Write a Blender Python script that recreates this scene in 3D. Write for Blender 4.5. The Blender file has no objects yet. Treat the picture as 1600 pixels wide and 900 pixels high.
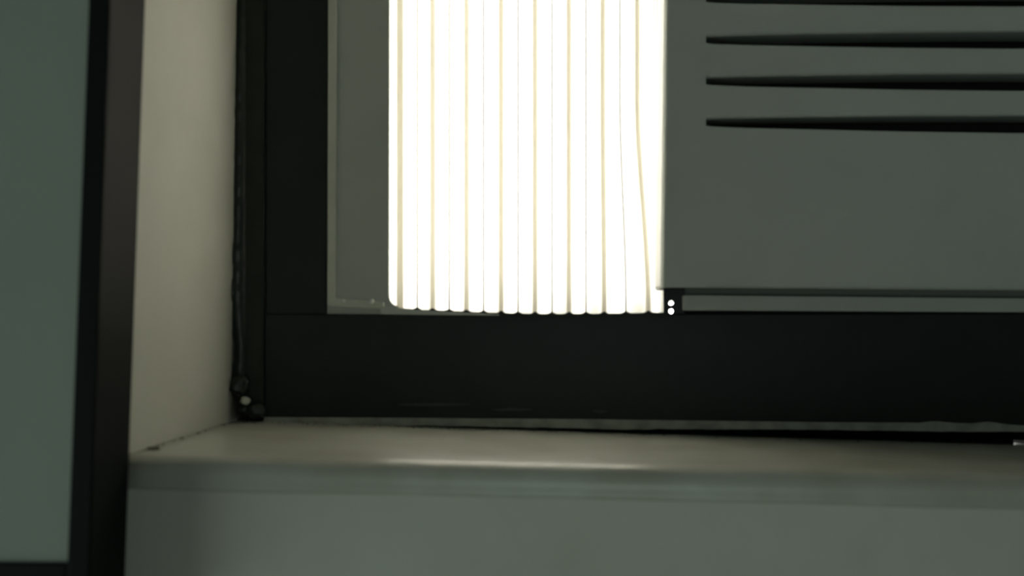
import bpy, bmesh, math, random
from mathutils import Vector, Matrix, noise
random.seed(7)

# ------------------------------------------------------------------ camera
F = 1556.0                                   # focal length in pixels of a 1600 px wide frame
PITCH, ROLL = math.radians(2.28), math.radians(0.55)
CAM = Vector((0.0, -0.93, 0.0))
fw = Vector((0, math.cos(PITCH), math.sin(PITCH)))
r0 = Vector((1, 0, 0)); u0 = Vector((0, -math.sin(PITCH), math.cos(PITCH)))
rt = r0*math.cos(ROLL) + u0*math.sin(ROLL)
up = u0*math.cos(ROLL) - r0*math.sin(ROLL)
S = bpy.context.scene
C = S.collection
cd = bpy.data.cameras.new('camera'); cam = bpy.data.objects.new('camera', cd); C.objects.link(cam)
cd.sensor_width = 36; cd.lens = 36*F/1600; cd.clip_start = 0.01
m = Matrix((rt, up, -fw)).transposed().to_4x4(); m.translation = CAM
cam.matrix_world = m
S.camera = cam
cd.dof.use_dof = True; cd.dof.focus_distance = 1.5; cd.dof.aperture_fstop = 6.0

# ------------------------------------------------------------------ sky, fill lights, exposure
w = bpy.data.worlds.new('sky'); S.world = w; w.use_nodes = True
bg = w.node_tree.nodes['Background']
bg.inputs[0].default_value = (1.0, 0.985, 0.95, 1); bg.inputs[1].default_value = 8.0   # bright overcast day
def area(name, loc, look, sx, sy, e):      # soft fill lights added in the room, no visible source
    ld = bpy.data.lights.new(name, 'AREA'); lo = bpy.data.objects.new(name, ld); C.objects.link(lo)
    ld.shape = 'RECTANGLE'; ld.size = sx; ld.size_y = sy; ld.energy = e; ld.color = (0.82, 1.0, 0.92)
    lo.location = loc; lo.rotation_euler = (Vector(look)-Vector(loc)).to_track_quat('-Z', 'Y').to_euler()
area('fill_light_side', (-1.66, -1.35, -0.5), (0.0, -1.35, -0.4), 1.7, 1.0, 10.5)
area('fill_light_back', (0.3, -3.2, -0.4), (0.1, 0, -0.3), 1.0, 1.2, 3.5)
S.view_settings.view_transform = 'Standard'; S.view_settings.look = 'None'
S.view_settings.exposure = 0.0; S.view_settings.gamma = 1.0; S.view_settings.use_curve_mapping = False

# ------------------------------------------------------------------ helpers
def at(px, py, Y):
    """point of the vertical plane at depth Y met by the sight line through a pixel of the 1600x900 photograph"""
    d = fw*F + rt*(px-800) + up*(450-py)
    return CAM + d*((Y-CAM.y)/d.y)
def lerp(a, b, t): return a+(b-a)*t
def tab(T, x):
    if x <= T[0][0]: return T[0][1]
    for (a, b), (c, d) in zip(T, T[1:]):
        if x <= c: return lerp(b, d, (x-a)/(c-a))
    return T[-1][1]
def obj(name, bm, mat, parent=None, bevel=0, seg=2, smooth=False):
    bmesh.ops.recalc_face_normals(bm, faces=bm.faces)
    me = bpy.data.meshes.new(name); bm.to_mesh(me); bm.free()
    if smooth:
        for p in me.polygons: p.use_smooth = True
    me.materials.append(mat)
    o = bpy.data.objects.new(name, me); C.objects.link(o)
    if parent: o.parent = parent
    if bevel:
        b = o.modifiers.new('bevel', 'BEVEL'); b.width = bevel; b.segments = seg; b.limit_method = 'ANGLE'; b.angle_limit = math.radians(35)
    return o
def empty(name, label=None, cat=None, group=None, kind=None):
    o = bpy.data.objects.new(name, None); C.objects.link(o); tag(o, label, cat, group, kind); return o
def tag(o, label=None, cat=None, group=None, kind=None):
    for k, v in (('label', label), ('category', cat), ('group', group), ('kind', kind)):
        if v: o[k] = v
    return o
def prism(bm, pts, Y0, Y1, px=True):
    """outline (pixels on plane Y0, or (x,z) metres) pushed straight back to Y1"""
    P = [at(a, b, Y0) if px else Vector((a, Y0, b)) for a, b in pts]
    f = [bm.verts.new(p) for p in P]; g = [bm.verts.new((p.x, Y1, p.z)) for p in P]
    bm.faces.new(f); bm.faces.new(g[::-1])
    n = len(P)
    for i in range(n): bm.faces.new((f[i], g[i], g[(i+1) % n], f[(i+1) % n]))
def box(bm, x0, x1, y0, y1, z0, z1):
    prism(bm, [(x0, z0), (x1, z0), (x1, z1), (x0, z1)], y0, y1, False)
def hexa(bm, p):      # p: near quad (4) + far quad (4), same winding
    v = [bm.verts.new(q) for q in p]
    bm.faces.new(v[:4]); bm.faces.new(v[4:][::-1])
    for i in range(4): bm.faces.new((v[i], v[4+i], v[4+(i+1) % 4], v[(i+1) % 4]))
def loft(bm, rings, cap=True, closed=True):
    R = [[bm.verts.new(p) for p in r] for r in rings]
    n = len(R[0])
    for a, b in zip(R, R[1:]):
        for i in range(n if closed else n-1):
            bm.faces.new((a[i], b[i], b[(i+1) % n], a[(i+1) % n]))
    if cap and closed: bm.faces.new(R[0]); bm.faces.new(R[-1][::-1])
def lump(bm, c, r, sx=1, sy=1, sz=1, amp=0.3, sub=3, seed=0):
    t = bmesh.ops.create_icosphere(bm, subdivisions=sub, radius=1)
    for v in t['verts']:
        n = v.co.normalized()
        k = 1+amp*noise.noise(n*1.8+Vector((seed, 3.1*seed, 0)))+amp*0.4*noise.noise(n*5+Vector((seed, 0, seed)))
        v.co = Vector(c)+Vector((n.x*sx, n.y*sy, n.z*sz))*r*k

# ------------------------------------------------------------------ materials
def mat(name, col, rough=0.6, spec=0.3, col2=None, scale=20, amt=0.5, bump=0, bscale=200, stretch=None):
    m = bpy.data.materials.new(name); m.use_nodes = True; nt = m.node_tree; N = nt.nodes; L = nt.links
    p = N['Principled BSDF']; p.inputs['Roughness'].default_value = rough; p.inputs['Specular IOR Level'].default_value = spec
    g = N.new('ShaderNodeNewGeometry'); mp = N.new('ShaderNodeMapping'); L.new(g.outputs['Position'], mp.inputs[0])
    if stretch: mp.inputs['Scale'].default_value = stretch
    n = N.new('ShaderNodeTexNoise'); n.inputs['Scale'].default_value = scale; n.inputs['Detail'].default_value = 6
    L.new(mp.outputs[0], n.inputs[0])
    mx = N.new('ShaderNodeMix'); mx.data_type = 'RGBA'
    mx.inputs[6].default_value = (*col, 1); c2 = col2 or tuple(c*0.85 for c in col); mx.inputs[7].default_value = (*c2, 1)
    r = N.new('ShaderNodeMapRange'); r.inputs[1].default_value = 0.4; r.inputs[2].default_value = 0.7; r.inputs[4].default_value = amt
    L.new(n.outputs['Fac'], r.inputs[0]); L.new(r.outputs[0], mx.inputs[0]); L.new(mx.outputs[2], p.inputs['Base Color'])
    if bump:
        b = N.new('ShaderNodeBump'); b.inputs['Strength'].default_value = bump; b.inputs['Distance'].default_value = 0.001
        n2 = N.new('ShaderNodeTexNoise'); n2.inputs['Scale'].default_value = bscale; n2.inputs['Detail'].default_value = 4
        L.new(mp.outputs[0], n2.inputs[0]); L.new(n2.outputs['Fac'], b.inputs['Height']); L.new(b.outputs[0], p.inputs['Normal'])
    return m
PAINT = mat('wall_paint', (0.62, 0.62, 0.56), 0.6, 0.3, (0.54, 0.54, 0.48), 9, 0.6, 0.5, 60)
SILLM = mat('sill_paint', (0.51, 0.52, 0.46), 0.32, 0.95, (0.38, 0.37, 0.30), 14, 0.8, 0.4, 70)
ROOM = mat('room_paint', (0.5, 0.5, 0.48), 0.8, 0.2)
FLOORM = mat('floor_vinyl', (0.22, 0.2, 0.18), 0.6, 0.3, (0.16, 0.14, 0.12), 6, 0.8)
BLACK = mat('black_frame_paint', (0.012, 0.0145, 0.0145), 0.42, 0.3, (0.018, 0.021, 0.020), 30, 0.5, 0.15, 120)
BLACK2 = mat('weathered_black_paint', (0.018, 0.021, 0.016), 0.5, 0.3, (0.012, 0.015, 0.012), 60, 0.8, 0.3, 150)
SEAL = mat('black_sealant', (0.014, 0.018, 0.015), 0.3, 0.5, (0.03, 0.036, 0.028), 90, 0.8, 0.5, 250)
FILL = mat('grey_filler', (0.42, 0.44, 0.40), 0.7, 0.2, (0.26, 0.27, 0.24), 60, 0.9, 0.6, 200)
BLOCK = mat('black_block', (0.006, 0.007, 0.007), 0.9, 0.1)
PLASTIC = mat('grey_plastic', (0.50, 0.525, 0.49), 0.55, 0.3, (0.45, 0.475, 0.44), 15, 0.5, 0.1, 300)
RIMP = mat('lit_rim_and_chip', (0.62, 0.63, 0.56), 0.45, 0.4)  # paler than the frame to paint light caught by the rim; also colours the chip
SIDELIT = mat('lit_side_white', (0.88, 0.88, 0.88), 0.8, 0.2)  # near white, so the curtain's glare is in the colour
SCREW = mat('pale_screw', (0.85, 0.86, 0.80), 0.4, 0.5)
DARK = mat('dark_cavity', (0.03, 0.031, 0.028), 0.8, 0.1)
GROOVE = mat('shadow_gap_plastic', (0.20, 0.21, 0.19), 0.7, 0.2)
SHELL = mat('metal_casing', (0.35, 0.35, 0.33), 0.5, 0.4)
TVB = mat('gloss_black_frame', (0.008, 0.010, 0.010), 0.6, 0.10)
BOARD = mat('grey_board', (0.32, 0.36, 0.315), 0.75, 0.15, (0.29, 0.33, 0.29), 8, 0.5, 0.1, 300)
DIRT = mat('dirt', (0.12, 0.11, 0.08), 0.9, 0.1, (0.05, 0.045, 0.035), 200, 1.0)
SMEAR = mat('grey_smear', (0.06, 0.065, 0.06), 0.6, 0.3)
def sheet(name, trans, diff, k):
    m = bpy.data.materials.new(name); m.use_nodes = True; nt = m.node_tree; N = nt.nodes; L = nt.links
    N.remove(N['Principled BSDF'])
    t = N.new('ShaderNodeBsdfTranslucent'); t.inputs[0].default_value = (*trans, 1)
    d = N.new('ShaderNodeBsdfDiffuse'); d.inputs[0].default_value = (*diff, 1)
    x = N.new('ShaderNodeMixShader'); x.inputs[0].default_value = k
    L.new(d.outputs[0], x.inputs[1]); L.new(t.outputs[0], x.inputs[2]); L.new(x.outputs[0], N['Material Output'].inputs[0])
    return m
SHEET = sheet('translucent_vinyl', (0.93, 0.90, 0.80), (0.8, 0.78, 0.7), 0.62)
RIB = sheet('thick_vinyl_fold', (0.82, 0.78, 0.66), (0.7, 0.67, 0.56), 0.26)
RIBM = sheet('vinyl_fold', (0.84, 0.80, 0.69), (0.62, 0.59, 0.50), 0.34)
RIBL = sheet('thin_vinyl_fold', (0.90, 0.88, 0.84), (0.03, 0.03, 0.03), 0.13)

# ------------------------------------------------------------------ the setting
WY = -0.27                                   # face of the wall, room side
XL, XR, ZF, ZC, YR = -1.7, 1.7, -1.05, 1.45, -3.3
OUT = 0.08                                   # outer face of the wall
XO = 0.86                                    # right side of the opening
ZT = at(800, -345, 0).z                      # head of the opening
# sill : corners unprojected once, the sill falls a little to the right
slA, slB = at(197, 712, WY), at(1600, 744, WY)
bkA, bkB = at(362, 657, 0.0), at(1600, 697, 0.0)
def sill_z(x, y):
    zf = lerp(slA.z, slB.z, (x-slA.x)/(slB.x-slA.x)); zb = lerp(bkA.z, bkB.z, (x-bkA.x)/(bkB.x-bkA.x))
    return lerp(zf, zb, (y-WY)/(0-WY))
TH = 0.019
nbR, ntR = at(195, 720, WY), at(213, 0, WY)          # near arris of the left reveal
fbR, ftR = at(364, 660, 0), at(373, 0, 0)            # where the reveal meets the frame
def line_x(a, b, z): return lerp(a.x, b.x, (z-a.z)/(b.z-a.z))
bm = bmesh.new()
# left of the opening, with the plastered reveal as its right face (subdivided, slightly uneven)
ny, nz = 14, 40
grid = []
for i in range(ny+1):
    y = lerp(WY, OUT, i/ny); row = []
    for j in range(nz+1):
        z = lerp(-0.13, ZT, j/nz)
        xn = line_x(nbR, ntR, z); xf = line_x(fbR, ftR, z)
        x = lerp(xn, xf, (y-WY)/(0-WY))
        if 0 < i < ny: x += 0.0007*noise.noise(Vector((y*22, z*16, 0.3)))
        row.append(bm.verts.new((x, y, z)))
    grid.append(row)
for i in range(ny):
    for j in range(nz): bm.faces.new((grid[i][j], grid[i+1][j], grid[i+1][j+1], grid[i][j+1]))
a = [bm.verts.new((XL, WY, -0.13)), bm.verts.new((XL, WY, ZT)), bm.verts.new((XL, OUT, ZT)), bm.verts.new((XL, OUT, -0.13))]
bm.faces.new([a[0], a[1]]+[grid[0][j] for j in range(nz, -1, -1)])
bm.faces.new([a[3]]+[grid[ny][j] for j in range(nz+1)]+[a[2]])
bm.faces.new([a[0]]+[grid[i][0] for i in range(ny+1)]+[a[3]])
bm.faces.new([a[1], a[2]]+[grid[i][nz] for i in range(ny, -1, -1)])
bm.faces.new((a[0], a[3], a[2], a[1]))
box(bm, XO, XR, WY, OUT, -0.13, ZT)
box(bm, XL, XR, WY, OUT, ZT, ZC)
# apron below the sill
q = []
for y in (WY-0.0030, OUT):
    q += [Vector((XL, y, ZF)), Vector((XR, y, ZF)), Vector((XR, y, sill_z(XR, y)-TH-.001)), Vector((XL, y, sill_z(XL, y)-TH-.001))]
hexa(bm, q)
tag(obj('wall_front', bm, PAINT), kind='structure', label='pale painted wall with the deep window reveal and apron')
for nm, b, mt in (('wall_left', (XL-.1, XL, YR, OUT, ZF, ZC), ROOM), ('wall_right', (XR, XR+.1, YR, OUT, ZF, ZC), ROOM),
                  ('wall_back', (XL-.1, XR+.1, YR-.1, YR, ZF, ZC), ROOM), ('floor', (XL-.1, XR+.1, YR-.1, OUT, ZF-.1, ZF), FLOORM),
                  ('ceiling', (XL-.1, XR+.1, YR-.1, OUT, ZC, ZC+.1), ROOM)):
    bm = bmesh.new(); box(bm, *b); tag(obj(nm, bm, mt), kind='structure')

# window sill board, rounded front arris
bm = bmesh.new(); rings = []
xs = [lerp(-0.2600, XO, i/60) for i in range(61)]
xs[0] = -0.2565
for x in xs:
    w1 = 0.0006*noise.noise(Vector((x*9, 0, 5)))
    y0 = WY-0.0035+w1
    r = []
    r.append((x, OUT, sill_z(x, OUT)-TH+.0005)); r.append((x, OUT, sill_z(x, OUT)))
    for t in (0.8, 0.6, 0.4, 0.2): 
        y = lerp(y0, OUT, t); r.append((x, y, sill_z(x, y)+0.0005*noise.noise(Vector((x*12, y*20, 1)))))
    R = 0.012
    for k in range(7):
        an = math.pi/2*k/6
        r.append((x, y0+R-R*math.sin(an), sill_z(x, y0)-R+R*math.cos(an)))
    zb = sill_z(x, y0)-TH
    r += [(x, y0, zb+0.003), (x, y0-0.0006, zb+0.0012), (x, y0-0.0004, zb-0.0010), (x, y0+0.0008, zb-0.003), (x, y0+0.008, zb-0.003)]
    rings.append(r)
loft(bm, rings)
tag(obj('trim_1', bm, SILLM, smooth=False), kind='structure', label='white painted window sill with a rounded front edge')
o = bpy.data.objects['trim_1']
for p in o.data.polygons: p.use_smooth = len(p.vertices) == 4
# fine dirt lying along the back and the corner of the sill
bm = bmesh.new()
for i in range(210):
    if i < 45:
        t = random.random(); y = lerp(-0.255, -0.003, t); x = lerp(line_x(nbR, ntR, -.09), line_x(fbR, ftR, -.09), (y-WY)/-WY)+0.0015+abs(random.gauss(0, 0.0018))
    else:
        x = -0.25+abs(random.gauss(0, 0.25)); y = -0.003-abs(random.gauss(0, 0.008))
        if x > 0.8: continue
    s = random.uniform(0.0002, 0.0008)
    lump(bm, (x, y, sill_z(x, y)+s*0.3), s, random.uniform(.8, 1.8), random.uniform(.8, 1.8), 0.6, sub=1, seed=i)
c = at(240, 693, -0.235); c.x = max(c.x, line_x(nbR, ntR, -.09)+.004); lump(bm, (c.x, c.y, sill_z(c.x, c.y)+.0006), 0.003, 1.6, 1.2, .45, sub=2, seed=5)
tag(obj('dirt_crumbs', bm, DIRT), 'dark dirt crumbs along the corner and back of the white sill', 'dirt', kind='stuff')

# ------------------------------------------------------------------ window frame (black)
win = empty('window_1', 'black painted window frame around the air conditioner', None, kind='structure')
bm = bmesh.new()          # left stile, inner step
prism(bm, [(414, -345), (513, -345), (513, 0), (510, 480), (510, 492), (414, 492)], 0.0, 0.06)
obj('frame_stile', bm, BLACK, win, 0.0015)
bm = bmesh.new()          # outer left frame, a step proud of the sash
prism(bm, [(374, -345), (416, -345), (413, 0), (412, 654), (376, 654), (362, 450), (369, 100)], -0.006, 0.06)
obj('outer_frame', bm, BLACK2, win, 0.0015)
bm = bmesh.new()          # bottom rail
prism(bm, [(412.5, 490), (600, 491), (850, 492), (1060, 490), (1600, 489), (2150, 489), (2150, 672), (1600, 667), (1300, 662), (900, 657), (600, 655), (412.5, 654)], 0.0, 0.06)
obj('bottom_rail', bm, BLACK, win, 0.0015)
xr = at(2050, 300, 0).x
bm = bmesh.new(); box(bm, 0.79, XO, 0.0, 0.06, at(2000, 489, 0).z+.004, ZT); obj('frame_stile', bm, BLACK, win, 0.0015)
bm = bmesh.new(); prism(bm, [(513.5, -345), (2060, -345), (2060, -232), (513.5, -232)], 0.0, 0.06); obj('top_rail', bm, BLACK, win, 0.0015)
# grey filler strip under the rail, ragged lower edge
bm = bmesh.new()
top = [(412, 653), (600, 654), (900, 656), (1300, 661), (1440, 662), (1460, 659), (1490, 662), (1520, 663), (1545, 660), (1580, 665), (1600, 666), (2150, 672)]
bot = [(412, 662), (500, 663), (600, 664.5), (700, 665.5), (800, 667.5), (900, 669.5), (980, 671), (1100, 670.5), (1300, 671.5), (1450, 674), (1600, 675), (2150, 679)]
xs = list(range(412, 2130, 9))
rings = []
for x in xs:
    t = tab(top, x)-1.0; b = tab(bot, x)+1.1*noise.noise(Vector((x*.05, 0, 0)))+0.9*noise.noise(Vector((x*.013, 2, 0)))
    d = 0.0008*noise.noise(Vector((x*.03, 0, 7)))
    A = at(x, t, -0.003+d); B = at(x, b, -0.003+d)
    rings.append([A, B, B+Vector((0, .014, 0)), A+Vector((0, .014, 0))])
loft(bm, rings); obj('filler_strip', bm, FILL, win)
# black blocks added behind to keep the crack dark, open at one place on the right so that daylight leaks through
for (xa, xb, lift) in ((366, 1584, -.002), (1588, 1612, .0050), (1612, 2150, -.002)):
    bm = bmesh.new(); rings = []
    n = max(2, int((xb-xa)/12))
    for i in range(n+1):
        x = lerp(xa, xb, i/n); P = at(x, tab(top, x)+1, 0.014)
        zb = sill_z(P.x, .014)+lift; jj = .002*noise.noise(Vector((x*.03, 4, 0)))
        zc = sill_z(P.x, .05)+lift
        zt = P.z-.0005
        ye = .02 if lift > 0 else .05
        rings.append([(P.x, .014+jj, zt), (P.x, .014+jj, zb), (P.x, ye, zc), (P.x, ye, zt)])
    loft(bm, rings); obj('daylight_block', bm, BLOCK, win)
bm = bmesh.new(); prism(bm, [(340, -345), (380, -345), (425, 300), (425, 668), (340, 690)], .03, .05); obj('daylight_block', bm, BLOCK, win)  # added block, stops daylight showing beside the sealant
# ragged sealant between reveal and frame
xl = [(-345, 374), (0, 372), (100, 366), (150, 362), (250, 359), (300, 357), (380, 354), (450, 352), (480, 354), (500, 358), (540, 365), (572, 363), (590, 358), (605, 357), (618, 362), (628, 370), (640, 375), (652, 388)]
bm = bmesh.new(); rings = []
y = -345
while y <= 652:
    x0 = tab(xl, y)+(1.6*noise.noise(Vector((y*.09, 0, 0)))+1.2*noise.noise(Vector((y*.25, 1, 0))))*(1 if y > 100 else .3)
    x1 = 384+1.5*noise.noise(Vector((y*.07, 3, 0)))
    d = -0.009-0.002*noise.noise(Vector((y*.06, 9, 0)))
    P = [at(x0, y, 0.0), at(x0+1.5, y, d*.6), at(lerp(x0, x1, .4), y, d), at(x1-1, y, d*.85), at(x1, y, -.002), at(x1, y, 0.02), at(x0, y, 0.02)]
    rings.append(P); y += 5
loft(bm, rings); obj('sealant_bead', bm, SEAL, win, smooth=True)
bm = bmesh.new()
for (x, y, r, sx, sz, s) in ((374, 603, .0085, 1, 1.2, 1), (398, 642, .0065, 1.5, 1, 2), (381, 640, .005, 1, .9, 3), (362, 452, .0035, 1, 3, 4), (361, 395, .003, 1, 4, 6)):
    p = at(x, y, -.010); lump(bm, p, r, sx, .7, sz, .4, 3, s)
obj('sealant_lump', bm, SEAL, win, smooth=True)
bm = bmesh.new(); lump(bm, at(384, 626, -.018), .0036, 1.25, .6, 1, .3, 3, 8); obj('plaster_chip', bm, RIMP, win, smooth=True)
win.children[-1]['label'] = 'pale chip of plaster stuck in the black sealant'
bm = bmesh.new()
for (x0, x1, y0) in ((622, 735, 632), (768, 832, 640), (925, 950, 643)):
    rings = []
    for i in range(9):
        t = i/8; h = 2.2*math.sin(math.pi*min(max(t, .03), .97))+.4; yy = y0+1.2*noise.noise(Vector((t*3, x0, 0)))
        rings.append([at(lerp(x0, x1, t), yy-h, -.0004), at(lerp(x0, x1, t), yy+h, -.0004), at(lerp(x0, x1, t), yy+h, .0005), at(lerp(x0, x1, t), yy-h, .0005)])
    loft(bm, rings)
obj('grey_smear', bm, SMEAR, win)

# ------------------------------------------------------------------ air conditioner
ac = empty('air_conditioner', 'grey window air conditioner with black louvre slots and a backlit pleated side curtain', 'air conditioner')
AY = -0.034                                 # front face
XE = 0.777
def edge_x(y): return lerp(1040.5, 1034.5, y/450) if y > 0 else 1040.5
XC = 1590.0
hh = [(1103, 4.5), (1112, 6), (1150, 7.5), (1200, 8.6), (1300, 10.2), (1400, 12), (1590, 13.6)]
def half(x): return tab(hh, x if x <= XC else 2*XC-x)
def slot_c(k, x): return 191-64.5*k+(x-1103)/497*(3-1.5*k)
XEND = 2077
st = [1103, 1106, 1110, 1118]+list(range(1130, 2060, 30))+[2062, 2070, 2074, XEND]
NS = 7                                      # number of slots
def slat_ring(x, yt, yb, rtop=.0013, rbot=.0035, dep=.04):
    A = at(x, yt, AY); B = at(x, yb, AY); r = []
    for k in range(5):
        a = math.pi/2*k/4; r.append((A.x, AY+rtop-rtop*math.sin(a), A.z-rtop+rtop*math.cos(a)))
    for k in range(6):
        a = math.pi/2*k/5; r.append((B.x, AY+rbot-rbot*math.cos(a), B.z+rbot-rbot*math.sin(a)))
    r += [(B.x, AY+dep, B.z+.002), (B.x, AY+dep, B.z+.004), (A.x, AY+.006, A.z-.003) if False else (B.x, AY+.006, B.z+.005), (A.x, AY+.006, A.z-.003), (A.x, AY+.003, A.z)]
    return r
for k in range(NS-1):
    bm = bmesh.new()
    loft(bm, [slat_ring(x, slot_c(k+1, x)+half(x), slot_c(k, x)-half(x)) for x in st])
    obj('louvre_slat', bm, PLASTIC, ac)
bm = bmesh.new()                            # surrounding moulding : below, above, left, right
loft(bm, [slat_ring(x, slot_c(0, x)+half(x), lerp(449, 454, (x-1040)/560), dep=.048) for x in st])
ytop = -228
loft(bm, [slat_ring(x, ytop, slot_c(NS-1, x)-half(x), dep=.048) for x in st])
ys = [ytop+i*(449-ytop)/24 for i in range(25)]
rings = []
for y in ys:
    r = []; E = at(edge_x(y), y, AY); Q = at(1103, y, AY); R = .003
    for k in range(6):
        a = math.pi/2*k/5; r.append((E.x+R-R*math.cos(a), AY+R-R*math.sin(a), E.z))
    r += [(Q.x, AY, Q.z), (Q.x, AY+.006, Q.z), (E.x+.004, AY+.006, E.z), (E.x+.004, AY+.048, E.z), (E.x, AY+.048, E.z)]
    rings.append(r)
loft(bm, rings)
z0, z1 = at(XEND, 458, AY).z, at(XEND, ytop, AY).z
box(bm, at(XEND, 200, AY).x, XE, AY, AY+.048, z0, z1)
obj('front_panel', bm, PLASTIC, ac)
bm = bmesh.new(); rings = []                # white skin added on the side facing the curtain, paints its glare
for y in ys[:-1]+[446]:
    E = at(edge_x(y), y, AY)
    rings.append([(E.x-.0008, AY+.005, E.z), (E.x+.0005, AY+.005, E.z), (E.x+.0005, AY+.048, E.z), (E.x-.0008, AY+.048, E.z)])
loft(bm, rings); g = obj('lit_side_skin', bm, SIDELIT, ac); g['label'] = 'white skin on the side of the unit, painted curtain glare'
# casing behind the louvres, reaching outdoors
bm = bmesh.new()
xa = at(1037, 300, AY).x+.0005; zb, zt = at(1300, 456, .012).z, at(1300, ytop+4, .012).z
t = .004
for b in ((xa, XE-.004, .012, .45, zb, zb+t), (xa, XE-.004, .012, .45, zt-t, zt), (xa, xa+t, .012, .45, zb+t, zt-t), (XE-.008, XE-.004, .012, .45, zb+t, zt-t), (xa+t, XE-.008, .40, .404, zb+t, zt-t)):
    box(bm, *b)
obj('casing', bm, SHELL, ac)
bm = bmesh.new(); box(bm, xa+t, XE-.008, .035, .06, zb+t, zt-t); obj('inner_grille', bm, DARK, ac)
# set-back channel under the front
bm = bmesh.new()
prism(bm, [(1068, 461), (1600, 466), (2065, 470), (2065, 492), (1600, 488), (1068, 485)], -.006, .05)
obj('bottom_channel', bm, PLASTIC, ac, .001)
bm = bmesh.new(); prism(bm, [(1066, 470), (2065, 476), (2065, 500), (1066, 496)], .012, .03); obj('closing_strip', bm, DARK, ac)  # strip added to stop daylight leaking under the channel
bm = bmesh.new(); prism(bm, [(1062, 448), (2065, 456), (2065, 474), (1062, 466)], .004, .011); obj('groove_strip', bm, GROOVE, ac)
# small plate with two holes at the foot of the joint : daylight shows through
bm = bmesh.new()
x0, x1, y0, y1, ym = 1036.5, 1070, 440, 493.5, 480.2
holes = [((1048.5, 473.5), 3.7, y0, ym), ((1048.5, 486.3), 3.7, ym, y1)]
for (cx, cy), r, ya, yb in holes:
    n = 16; ins = []; outs = []
    for i in range(n):
        a = 2*math.pi*(i+.5)/n; c, s = math.cos(a), math.sin(a)
        ins.append((cx+r*c, cy+r*s))
        tx = ((x1-cx) if c > 0 else (x0-cx))/c if abs(c) > 1e-6 else 1e9
        ty = ((yb-cy) if s > 0 else (ya-cy))/s if abs(s) > 1e-6 else 1e9
        q = min(tx, ty); outs.append((cx+q*c, cy+q*s))
    # snap outer points nearest the corners
    for cn in ((x0, ya), (x1, ya), (x0, yb), (x1, yb)):
        j = min(range(n), key=lambda i: (outs[i][0]-cn[0])**2+(outs[i][1]-cn[1])**2); outs[j] = cn
    V = [[bm.verts.new(at(px, py, yy)) for px, py in L] for L, yy in ((ins, .002), (outs, .002), (ins, .004), (outs, .004))]
    for i in range(n):
        j = (i+1) % n
        for A, B in ((0, 1), (2, 3), (0, 2), (1, 3)):
            bm.faces.new((V[A][i], V[A][j], V[B][j], V[B][i]))
obj('joint_plate', bm, BLACK, ac)

# frame of the side curtain
bm = bmesh.new()
pts = [(512, -232), (608.5, -232), (608.5, 0), (607.5, 462)]
for i in range(1, 6):
    a = math.pi/2*i/6; pts.append((607.5+15*(1-math.cos(a)), 462+16*math.sin(a)))
pts += [(622.5, 478.5), (622.5, 492), (508, 492)]
prism(bm, pts, 0.004, 0.012)
obj('curtain_frame', bm, PLASTIC, ac, .0006)
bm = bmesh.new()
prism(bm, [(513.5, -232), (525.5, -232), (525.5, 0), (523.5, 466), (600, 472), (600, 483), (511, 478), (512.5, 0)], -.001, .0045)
obj('frame_rim', bm, RIMP, ac, .001)  # lighter colour paints the light on the raised edge
for x, y, r in ((580.5, 470.5, .0026), (537, 470, .0017)):
    bm = bmesh.new(); bmesh.ops.create_uvsphere(bm, u_segments=16, v_segments=8, radius=1)
    p = at(x, y, -.002)
    for v in bm.verts: v.co = p+Vector((v.co.x*r, v.co.y*r*.6, v.co.z*r))
    obj('screw', bm, SCREW, ac, smooth=True)
# the pleated curtain
strong0 = [625, 676, 729, 783, 836, 889, 942, 996]
weak0 = [652, 702, 755.5, 809.5, 862.5, 915.5, 968.5, 1022]
def bend(x, y):      # the last pleats lean over at the bottom
    k = min(max((x-935)/60, 0), 1); s = min(max((y-150)/330, 0), 1); s = s*s*(3-2*s)
    j = 17*k*s
    if x > 1000: j = lerp(17, 2 , min((x-1000)/38, 1))*s
    return x+j
folds = [606]+sorted(strong0+weak0)+[1042]
BOT = [(606, 480), (625, 481.5), (660, 484), (730, 487), (800, 489.5), (850, 490.5), (950, 490), (1040, 488)]
def ypl(x):          # depth of the corrugation
    if x in (606, 1042): return .012
    return .004 if x in strong0 else .020
rows = [-228, -120, 0, 60, 120]+list(range(150, 481, 22))+[500]
cols = []
for a, b in zip(folds, folds[1:]):
    for i in range(6):
        t = i/6; s = t*t*(3-2*t); cols.append((lerp(a, b, t), lerp(ypl(a), ypl(b), s)))
cols.append((1042, ypl(1042)))
bm = bmesh.new()
G = [[bm.verts.new(at(bend(x, y), y, d+.002)) for x, d in cols] for y in rows]
for i in range(len(rows)-1):
    for j in range(len(cols)-1): bm.faces.new((G[i][j], G[i][j+1], G[i+1][j+1], G[i+1][j]))
cur = obj('side_curtain', bm, SHEET, ac, smooth=True)
cur['label'] = 'bright daylit pleated vinyl side curtain'
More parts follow.
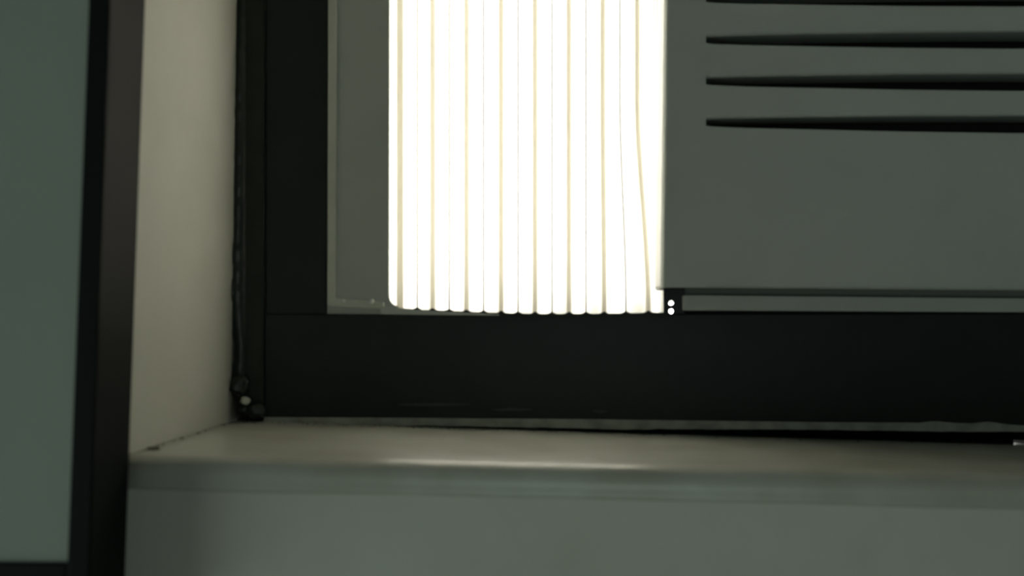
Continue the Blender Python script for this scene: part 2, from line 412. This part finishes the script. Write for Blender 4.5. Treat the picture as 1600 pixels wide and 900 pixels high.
for L, mt, wd in ((strong0, RIB, None), (weak0, RIBL, 2.8)):
    for x in L:
        wpx = wd or (11 if x == 625 else 9 if x < 700 else 8.2)
        if x == 1022: wpx = 2
        bm = bmesh.new(); rings = []
        yy0 = ypl(x)+.002
        for y in (rows if x < 1020 else [-228, -120, 0, 60, 120]):
            c = bend(x, y)
            if x == 1022: c = x-4*min(max(y/150, 0), 1)*1.0+ (bend(x, y)-x)
            # a moulded fold with a shallow round section just in front of the sheet
            r = []
            for k in range(7):
                a = math.pi*k/6; r.append(at(c-wpx/2*math.cos(a), y, yy0-.0008-.0012*math.sin(a)))
            rings.append(r)
        loft(bm, rings, cap=False, closed=False)
        obj('curtain_fold', bm, RIBM if x in strong0[1:] else mt, cur, smooth=True)
# bottom track : its lip is nicked by every pleat
bm = bmesh.new()
pts = []
fx = sorted(set([bend(x, 480) for x in strong0+weak0 if x < 1022]))
x = 600
while x <= 1044:
    y = tab(BOT, x)
    d = min(abs(x-f) for f in fx)
    if x > 630: y -= 3.6*max(0, 1-d/8.0)**1.3
    pts.append((x, y)); x += 1.5
pts += [(1044, 497), (600, 497)]
prism(bm, pts, -.0015, .001)
obj('curtain_track', bm, BLACK2, ac)
bm = bmesh.new()
prism(bm, [(594, 478), (625, 482.5), (700, 487.5), (780, 491.5), (780, 493), (700, 492.5), (594, 491)], -.0028, -.0012)
obj('track_lip', bm, PLASTIC, ac, .0004)

# ------------------------------------------------------------------ black-framed grey board at the left
bd = empty('framed_board', 'grey flat board in a deep glossy black frame, left of the window', 'board')
BY = -0.33
TOP = -420; BO = 1010
def bx(x0, x1, y): return lerp(x0, x1, y/900)   # leaning edges
def P(a, y): return (bx(a[0], a[1], y), y)
outr = (172, 139); inn = (138, 103.5)
def fr(pts, Y0, Y1, nm, mt, bev):
    bm = bmesh.new(); prism(bm, pts, Y0, Y1); return obj(nm, bm, mt, bd, bev)
fr([P(inn, TOP), P(outr, TOP), P(outr, BO), P(inn, BO)], BY, -.2725, 'frame_side', TVB, .0012)
fr([(-900, 874.5), P(inn, 881), P(inn, BO), (-900, BO-8)], BY, -.2725, 'frame_bottom', TVB, .0012)
fr([(-900, TOP), P(inn, TOP), P(inn, TOP+36), (-900, TOP+36)], BY, -.2725, 'frame_top', TVB, .0012)
fr([(-936, TOP), (-900, TOP), (-900, BO-8), (-936, BO-8)], BY, -.2725, 'frame_side', TVB, .0012)
fr([(-905, TOP+30), (bx(141, 106.5, TOP+30), TOP+30), (bx(141, 106.5, 890), 890), (-905, 880)], BY+.004, -.29, 'board_panel', BOARD, 0)
